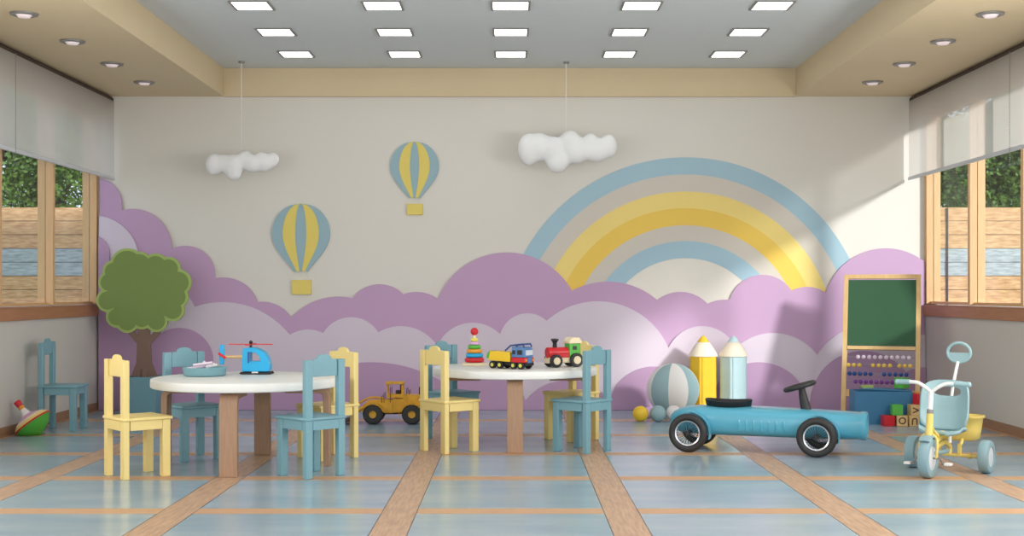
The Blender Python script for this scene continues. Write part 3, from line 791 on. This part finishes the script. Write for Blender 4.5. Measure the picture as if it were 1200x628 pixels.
lathe(bm, [(.094+.0165*math.cos(a*PI/6), .0165*math.sin(a*PI/6)) for a in range(12)], 40, mt_, closed=True)
for q in range(3):
    a = q*2*PI/3; cyl(bm, mt_ @ Vector((0, 0, 0)), mt_ @ Vector((.09*math.cos(a), .09*math.sin(a), 0)), .006, n=8)
obj('steering_wheel', bm, 'tyre', t, sharp=60)

# ------------------------------------------------------------------ easel with abacus
u_ = R(-20)
t = thing('easel', 'wooden A-frame easel with green chalkboard and bead abacus by right wall', 'easel', (3.035, 10.42, 0), u_)
HT = 1.20; LEAN = .30
fr = Matrix.Rotation(-math.atan2(LEAN, HT), 4, 'X')   # front frame leans back (local +y)
def fbox(bm, x, z, sx_, sz_, dy=0, sy_=.022):
    vs = box(bm, (x, dy, z), (sx_, sy_, sz_)); bmesh.ops.transform(bm, matrix=fr, verts=vs)
LF = math.hypot(HT, LEAN); HWd = .295
for s, nm in ((-1, 'front_leg'), (1, 'front_leg')):
    bm = nb(); fbox(bm, s*HWd, LF/2, .038, LF-.004); obj(nm, bm, 'beech', t, .002)
bm = nb(); fbox(bm, 0, LF-.02, .55, .038); obj('top_rail', bm, 'beech', t, .002)
bm = nb(); fbox(bm, 0, .60, .55, .030, sy_=.03); obj('middle_rail', bm, 'beech', t, .002)
bm = nb(); fbox(bm, 0, .20, .55, .030); obj('lower_rail', bm, 'beech', t, .002)
bm = nb(); fbox(bm, 0, .905, .551, .568, sy_=.012); obj('chalkboard', bm, 'green_board', t)
bk = Matrix.Translation((0, LEAN*1.02+.012, HT)) @ Matrix.Rotation(R(166), 4, 'X')
for s in (-1, 1):
    bm = nb(); vs = box(bm, (s*(HWd-.002), 0, .61), (.034, .02, 1.20)); bmesh.ops.transform(bm, matrix=bk, verts=vs); obj('back_leg', bm, 'beech', t, .002)
for zz in (.55, 1.01):
    bm = nb(); vs = box(bm, (0, 0, zz), (.60, .018, .034)); bmesh.ops.transform(bm, matrix=bk, verts=vs); obj('back_rail', bm, 'beech', t, .002)
BX = [[-.185+.0455*i for i in range(10)],
      [-.262, -.218, -.172, -.062, -.016, .028, .074, .150, .192, .235],
      [-.25, -.21, -.166, -.123, -.08, .028, .073, .118, .162, .205],
      [-.20+.042*i for i in range(10)]]
for row, (zz, m_) in enumerate(((.522, 'chalkpink'), (.452, 'rb_gold'), (.380, 'navy'), (.312, 'violetb'))):
    bm = nb(); p0, p1 = fr @ Vector((-.276, 0, zz)), fr @ Vector((.276, 0, zz)); cyl(bm, p0, p1, .0035, n=8)
    rod = obj('abacus_rod', bm, 'grey', t)
    for x in BX[row]:
        bm = nb(); c_ = fr @ Vector((x, 0, zz)); sph(bm, c_, .018, (1, 1, 1), 14, 10); obj('bead', bm, m_, rod)

# ------------------------------------------------------------------ toy box and blocks
d = 10.02
t = thing('toy_box', 'blue toy box on the floor below the easel abacus', 'box', (WX(1037.5, d), d+.13, 0), R(-4))
W_, D_, H_ = .45, .24, .262
boxes('box_shell', [((0, -D_/2+.006, H_/2), (W_, .012, H_)), ((0, D_/2-.006, H_/2), (W_, .012, H_)), ((-W_/2+.006, 0, H_/2), (.012, D_-.026, H_)), ((W_/2-.006, 0, H_/2), (.012, D_-.026, H_)), ((0, 0, .008), (W_-.03, D_-.03, .014))], 'dblue', t)
bm = nb(); vs = box(bm, (.03, -.03, H_+.012), (W_-.07, D_-.08, .010), Matrix.Rotation(R(2), 3, 'Y')); obj('lid', bm, 'dblue', t, .002)
BS = .084
first = None
def block(m_, loc, rz, label, letter=None, rot=0, name='toy_block', rx=0):
    bm = nb(); box(bm, (0, 0, BS/2), (BS, BS, BS)); o = obj(name, bm, m_, bevel=.004)
    o.location = loc; o.rotation_euler = (rx, 0, rz); tag(o, label, 'toy block', 'toy blocks beside the blue box')
    if letter:
        cu = bpy.data.curves.new('letter', 'FONT'); cu.body = letter; cu.size = .075; cu.extrude = .0008; cu.align_x = 'CENTER'; cu.align_y = 'CENTER'; cu.offset = .0012
        to = bpy.data.objects.new('tmp', cu); C.objects.link(to)
        dg = bpy.context.evaluated_depsgraph_get(); me = bpy.data.meshes.new_from_object(to.evaluated_get(dg))
        bpy.data.objects.remove(to)
        lo = bpy.data.objects.new('printed_letter', me); C.objects.link(lo); me.materials.clear(); me.materials.append(M['ink']); lo.parent = o
        lo.matrix_local = Matrix.Translation((0, -BS/2-.0006, BS/2)) @ Matrix.Rotation(PI/2, 4, 'X') @ Matrix.Rotation(rot, 4, 'Z')
    return o
d = 9.93
block('red', (WX(1040.5, d), d, 0), R(5), 'red toy block on the floor, left end of the block row')
block('beech', (WX(1055.5, d), d-.01, 0), R(-3), 'natural wood block printed with a round letter, beside the red one', 'O')
block('beech', (WX(1069.5, d), d, 0), R(4), 'natural wood block with arch-like letter, bottom under another', 'U', PI)
block('tgreen', (WX(1050.7, d), d, BS+.0005), R(-6), 'green toy block stacked on the red and round-letter blocks')
block('beech', (WX(1071.5, d), d, BS+.0005), R(6), 'natural wood block with an angled letter, upper of the pair', 'V', PI/2)
block('tblue', (WX(1082.5, d), d+.005, 0), R(-8), 'bright blue toy block on the floor behind the tricycle stem')
block('red', (WX(1078.5, d), d+.01, 2*BS+.001), R(12), 'red toy block topmost of the stack beside the box')
block('orange', (WX(1076, 10.09), 10.09, .0), R(0), 'orange toy block behind the letter blocks')
block('orange', (WX(1076, 10.09), 10.09, BS+.0005), R(5), 'orange toy block second in its hidden stack')
block('orange', (WX(1075, 10.09), 10.09, 2*BS+.001), R(10), 'orange toy block showing left of the topmost red one')
block('crown', (WX(1084.5, d), d+.005, BS+.0005), R(6), 'dark green toy block below the topmost red one')
block('tgreen', (WX(1056.5, 10.1), 10.1, H_+.022), R(35), 'green toy block on top of the blue box lid')
tag(boxes('wooden_slab', [((WX(1016, 10.12), 10.12, H_+.0315), (.09, .05, .022))], 'crown_edge', bevel=.003), 'small flat light green block at left on the blue box', 'toy block')

# ------------------------------------------------------------------ tricycle
t = thing('tricycle', 'teal and yellow kids tricycle with tub seat and push handle', 'tricycle', (2.59, 7.48, 0), R(234))
def wheel(x, y, r, wd, nm):
    mt_ = Matrix.Translation((x, y, r)) @ Matrix.Rotation(PI/2, 4, 'X'); h = wd/2
    bm = nb(); lathe(bm, [(r*.62, -h*.9), (r*.8, -h), (r*.95, -h*.85), (r, -h*.45), (r, h*.45), (r*.95, h*.85), (r*.8, h), (r*.62, h*.9)], 44, mt_, closed=True); wl = obj(nm, bm, 'teal_dk', t)
    bm = nb(); lathe(bm, [(.001, -h*.92), (r*.2, -h*.92), (r*.62, -h*.75), (r*.66, 0), (r*.62, h*.75), (r*.2, h*.92), (.001, h*.92)], 32, mt_); obj('wheel_disc', bm, 'hubgrey', wl)
FX = .392
wheel(FX, 0, .114, .062, 'front_wheel'); wheel(0, .213, .096, .064, 'rear_wheel'); wheel(0, -.213, .096, .064, 'rear_wheel')
HX = FX-.035                                   # steering head
bm = nb()
for s in (-1, 1): tube(bm, [(FX, s*.046, .114), (FX-.004, s*.050, .17), (FX-.012, s*.044, .222), (FX-.018, s*.018, .248), (FX-.02, 0, .256)], .0075)
obj('fork', bm, 'tyel', t)
bm = nb(); cyl(bm, (FX-.019, 0, .240), (HX, 0, .362), .0215, .0185, n=20); obj('head_tube', bm, 'tyel', t)
bm = nb()
rings = []
for q in range(9):
    a = R(55+q*10); rings.append([(FX+rr*math.cos(a), yy, .114+rr*math.sin(a)) for rr, yy in ((.118, -.034), (.126, -.030), (.130, 0), (.126, .030), (.118, .034), (.122, 0))])
loft(bm, rings); obj('front_fender', bm, 'teal_dk', t)
bm = nb(); cyl(bm, (HX, 0, .362), (HX-.004, 0, .385), .019, n=18); obj('head_collar', bm, 'grey', t)
bm = nb()
cyl(bm, (HX-.004, 0, .38), (HX-.02, 0, .492), .0135, n=16)
for s in (-1, 1): tube(bm, [(HX-.02, 0, .48), (HX-.022, s*.028, .505), (HX-.028, s*.075, .532), (HX-.032, s*.12, .536), (HX-.036, s*.15, .536)], .0105, n=12)
obj('handlebar', bm, 'white', t, sharp=70)
for s in (-1, 1):
    bm = nb(); cyl(bm, (HX-.033, s*.125, .536), (HX-.045, s*.205, .533), .0145, n=16); sph(bm, (HX-.045, s*.203, .533), .016); obj('grip', bm, 'teal', t)
bm = nb(); tube(bm, [(HX+.01, 0, .27), (.30, 0, .20), (.24, 0, .165), (.10, 0, .175), (0, 0, .14), (0, 0, .095)], .015, n=14)
tube(bm, [(.26, 0, .18), (.20, 0, .21), (.12, 0, .235)], .013); tube(bm, [(HX, 0, .30), (.29, .0, .255), (.22, 0, .225)], .011)
obj('frame', bm, 'tyel', t)
bm = nb(); cyl(bm, (0, -.19, .092), (0, .19, .092), .0095, n=14)
for s in (-1, 1):
    box(bm, (0, s*.06, .125), (.022, .018, .07)); cyl(bm, (0, s*.11, .092), (0, s*.125, .092), .016)
cyl(bm, (-.02, .06, .15), (-.06, .06, .19), .01); cyl(bm, (-.02, -.06, .15), (-.06, -.06, .19), .01)
obj('rear_axle', bm, 'tyel', t)
bm = nb(); tube(bm, [(FX-.03, .02, .14), (.2, .02, .128), (.03, .0, .118)], .013); obj('lower_brace', bm, 'teal_dk', t)
bm = nb()
for s in (-1, 1):
    cyl(bm, (FX, s*.028, .114), (FX, s*.066, .114), .006, n=8); tube(bm, [(FX, s*.066, .114), (FX-s*.03, s*.070, .090)], .006, sub=0)
    cyl(bm, (FX-s*.03, s*.066, .082), (FX-s*.03, s*.12, .082), .006, n=8)
obj('pedal_crank', bm, 'grey', t)
for s in (-1, 1): bm = nb(); box(bm, (FX-s*.03, s*.105, .082), (.045, .038, .014)); obj('pedal', bm, 'ballW', t, .003)
# tub seat: back shell with a hand hole, curving forward at the sides
bm = nb(); n_ = 64; rings = []
hc = (0, .468); z_lo, z_hi, hw_ = .245, .535, .140
for kq in range(13):
    f = kq/12; ring = []
    for i in range(n_):
        a = 2*PI*i/n_; ca, sa = math.cos(a), math.sin(a)
        inner = (.082*math.copysign(abs(ca)**.8, ca), .027*math.copysign(abs(sa)**.8, sa)+hc[1])
        # outer: superellipse about the shell centre, hit by a ray from the hole centre
        lo, hi = 0.0, .5
        for _ in range(24):
            mid = (lo+hi)/2; yy = mid*ca/hw_; zz = (hc[1]+mid*sa-(z_lo+z_hi)/2)/((z_hi-z_lo)/2)
            if abs(yy)**4+abs(zz)**4 < 1: lo = mid
            else: hi = mid
        outer = (lo*ca, hc[1]+lo*sa)
        yv = inner[0]*(1-f)+outer[0]*f; zv = inner[1]*(1-f)+outer[1]*f
        bend = .075*(abs(yv)/hw_)**2.2+.03*max(0, (.36-zv)/.12)-.02*(zv-.30)/.2
        ring.append((.035+bend, yv, zv))
    rings.append(ring)
loft(bm, rings, caps=False); o = obj('seat_back', bm, 'teal', t, sharp=80)
sd = o.modifiers.new('solid', 'SOLIDIFY'); sd.thickness = .012; sd.offset = 0
bm = nb(); rings = []
for zoff, sc_ in ((-.016, .90), (-.012, .98), (-.002, 1.0), (.005, .98), (.003, .9), (-.003, .6), (-.004, .2)):
    ring = []
    for i in range(48):
        a = 2*PI*i/48; ca, sa = math.cos(a), math.sin(a); yv = .134*math.copysign(abs(sa)**.7, sa)*sc_; xv = .095*math.copysign(abs(ca)**.7, ca)*sc_
        ring.append((.125+xv, yv, .245+zoff+.9*yv*yv*(1.6 if xv > 0 else 1)-(.012 if (xv > .05 and abs(yv) > .05) else 0)))
    rings.append(ring)
loft(bm, rings); obj('seat_pan', bm, 'teal', t, sharp=60)
bm = nb(); rings = []
for wx_, wy, z in ((.070, .120, .172), (.082, .136, .182), (.090, .146, .24), (.096, .154, .300), (.106, .164, .306), (.107, .165, .318), (.098, .156, .320), (.092, .150, .308), (.080, .136, .20)):
    rings.append([(-.125+wx_*math.copysign(abs(math.cos(2*PI*i/48))**.7, math.cos(2*PI*i/48)), wy*math.copysign(abs(math.sin(2*PI*i/48))**.7, math.sin(2*PI*i/48)), z) for i in range(48)])
loft(bm, rings); obj('rear_basket', bm, 'tyel', t, sharp=60)
bm = nb(); tube(bm, [(-.012, 0, .16), (-.022, 0, .36), (-.075, 0, .50), (-.135, .01, .635)], .0095, n=12); obj('push_pole', bm, 'white', t)
bm = nb()
tube(bm, [(-.150, .012+.068*math.cos(a*PI/12), .690+.058*math.sin(a*PI/12)) for a in range(25)], .0095, n=10, sub=1)
ho = [(.064*math.cos(a), .690+.055*math.sin(a)) for a in [PI+PI*i/16 for i in range(17)]]
prism(bm, [(x, z) for x, z in ho], -.006, .006, Matrix.Translation((-.150, .012, 0)) @ Matrix.Rotation(PI/2, 4, 'Z'))
obj('push_handle', bm, 'teal', t)

# ------------------------------------------------------------------ outdoors
struct(boxes('ground', [((0, 17, -.16), (60, 60, .1))], 'ground'))
def fence(x0, x1, label):
    t = thing('plank_fence', label, 'fence', ((x0+x1)/2, 14.0, -.11)); wd = x1-x0
    bm = nb(); z = .0; pat = []; top = 2.097
    ht = top/13.6; i = 0; flags = []
    zt = top
    lay = [0, 0, 0, 1, 1, 0, 0, 1, 1, 0, 0, 1, 1]
    for g in lay:
        n0 = len(bm.faces); z1 = zt; z0_ = zt-.150
        xs = x0
        while xs < x1-.01:
            xe = x1
            box(bm, ((xs+xe)/2-(x0+x1)/2, random.uniform(-.003, .003), (z0_+z1)/2), (xe-xs-.004, .03, z1-z0_-.004)); xs = xe
        flags += [g]*(len(bm.faces)-n0); zt = z0_-.002
        if zt < .12: break
    bmesh.ops.recalc_face_normals(bm, faces=bm.faces)
    me = bpy.data.meshes.new('boards'); bm.to_mesh(me); bm.free(); o = bpy.data.objects.new('boards', me); C.objects.link(o); o.parent = t
    me.materials.append(M['fence']); at = me.attributes.new('weathered', 'FLOAT', 'FACE')
    for i_, g in enumerate(flags): at.data[i_].value = g
    boxes('gap_shade_sheet', [((0, .024, 1.03), (wd, .010, 2.02))], 'dark', t)  # dark sheet added behind the boards so their gaps look shaded
    nx = int(wd/2)+1
    for i_ in range(nx+1): boxes('post', [((-wd/2+.05+i_*(wd-.1)/nx, .076, 1.04), (.09, .09, 2.08))], 'fence_tan', t)
    return t
fence(-11.5, -3.95, 'horizontal plank fence of tan and grey boards outside the left window')
f2 = fence(3.95, 11.5, 'horizontal plank fence of tan and grey boards outside the right window')
boxes('joint_post', [((WX(1110.3, 13.97)-7.725, -.02, 1.05), (.018, .02, 2.08))], 'dark', f2)
def garden_tree(x, y, rx, ry, rz_, zc, nleaf, label):
    t = thing('garden_tree', label, 'tree', (x, y, -.11))
    bm = nb(); tube(bm, [(0, 0, 0), (.05, 0, .9), (-.04, .05, 1.8), (.03, 0, zc+.1)], lambda u: .11-.07*u, n=12)
    for q in range(6):
        a = q*1.05; tube(bm, [(0, 0, 1.4+.12*q), (.4*rx*math.cos(a), .4*ry*math.sin(a), 1.9+.15*q), (.75*rx*math.cos(a), .75*ry*math.sin(a), zc+.1*q)], lambda u: .045-.03*u, n=8)
    obj('trunk', bm, 'trunk', t)
    verts, faces = [], []
    cl = []
    for q in range(70):
        while True:
            p = Vector((random.uniform(-1, 1), random.uniform(-1, 1), random.uniform(-1, 1)))
            if p.length < 1: break
        cl.append((p, random.uniform(.22, .42)))
    for i in range(nleaf):
        p, rr = random.choice(cl)
        q = Vector((random.gauss(0, 1), random.gauss(0, 1), random.gauss(0, 1)))*rr*.42
        c_ = Vector(((p.x+q.x/rx*1.2)*rx, (p.y+q.y/ry)*ry, zc+(p.z+q.z/rz_)*rz_))
        if c_.z < 1.7 or c_.y+y < 14.25: continue
        L_ = random.uniform(.045, .075); d1 = Vector((random.gauss(0, 1), random.gauss(0, 1), random.gauss(0, .6))).normalized()
        d2 = d1.cross(Vector((random.gauss(0, 1), random.gauss(0, 1), random.gauss(0, 1)))).normalized()*L_*.36
        b0 = len(verts); verts += [c_, c_+d1*L_*.5+d2, c_+d1*L_, c_+d1*L_*.5-d2]; faces.append((b0, b0+1, b0+2, b0+3))
    me = bpy.data.meshes.new('foliage'); me.from_pydata([tuple(v) for v in verts], [], faces); me.materials.append(M['leaf'])
    o = bpy.data.objects.new('foliage', me); C.objects.link(o); o.parent = t
garden_tree(-6.6, 15.6, 1.9, .9, 1.35, 3.0, 60000, 'leafy green tree behind the fence outside the left window')
garden_tree(6.5, 15.6, 1.9, .9, 1.35, 3.0, 60000, 'leafy green tree behind the fence outside the right window')
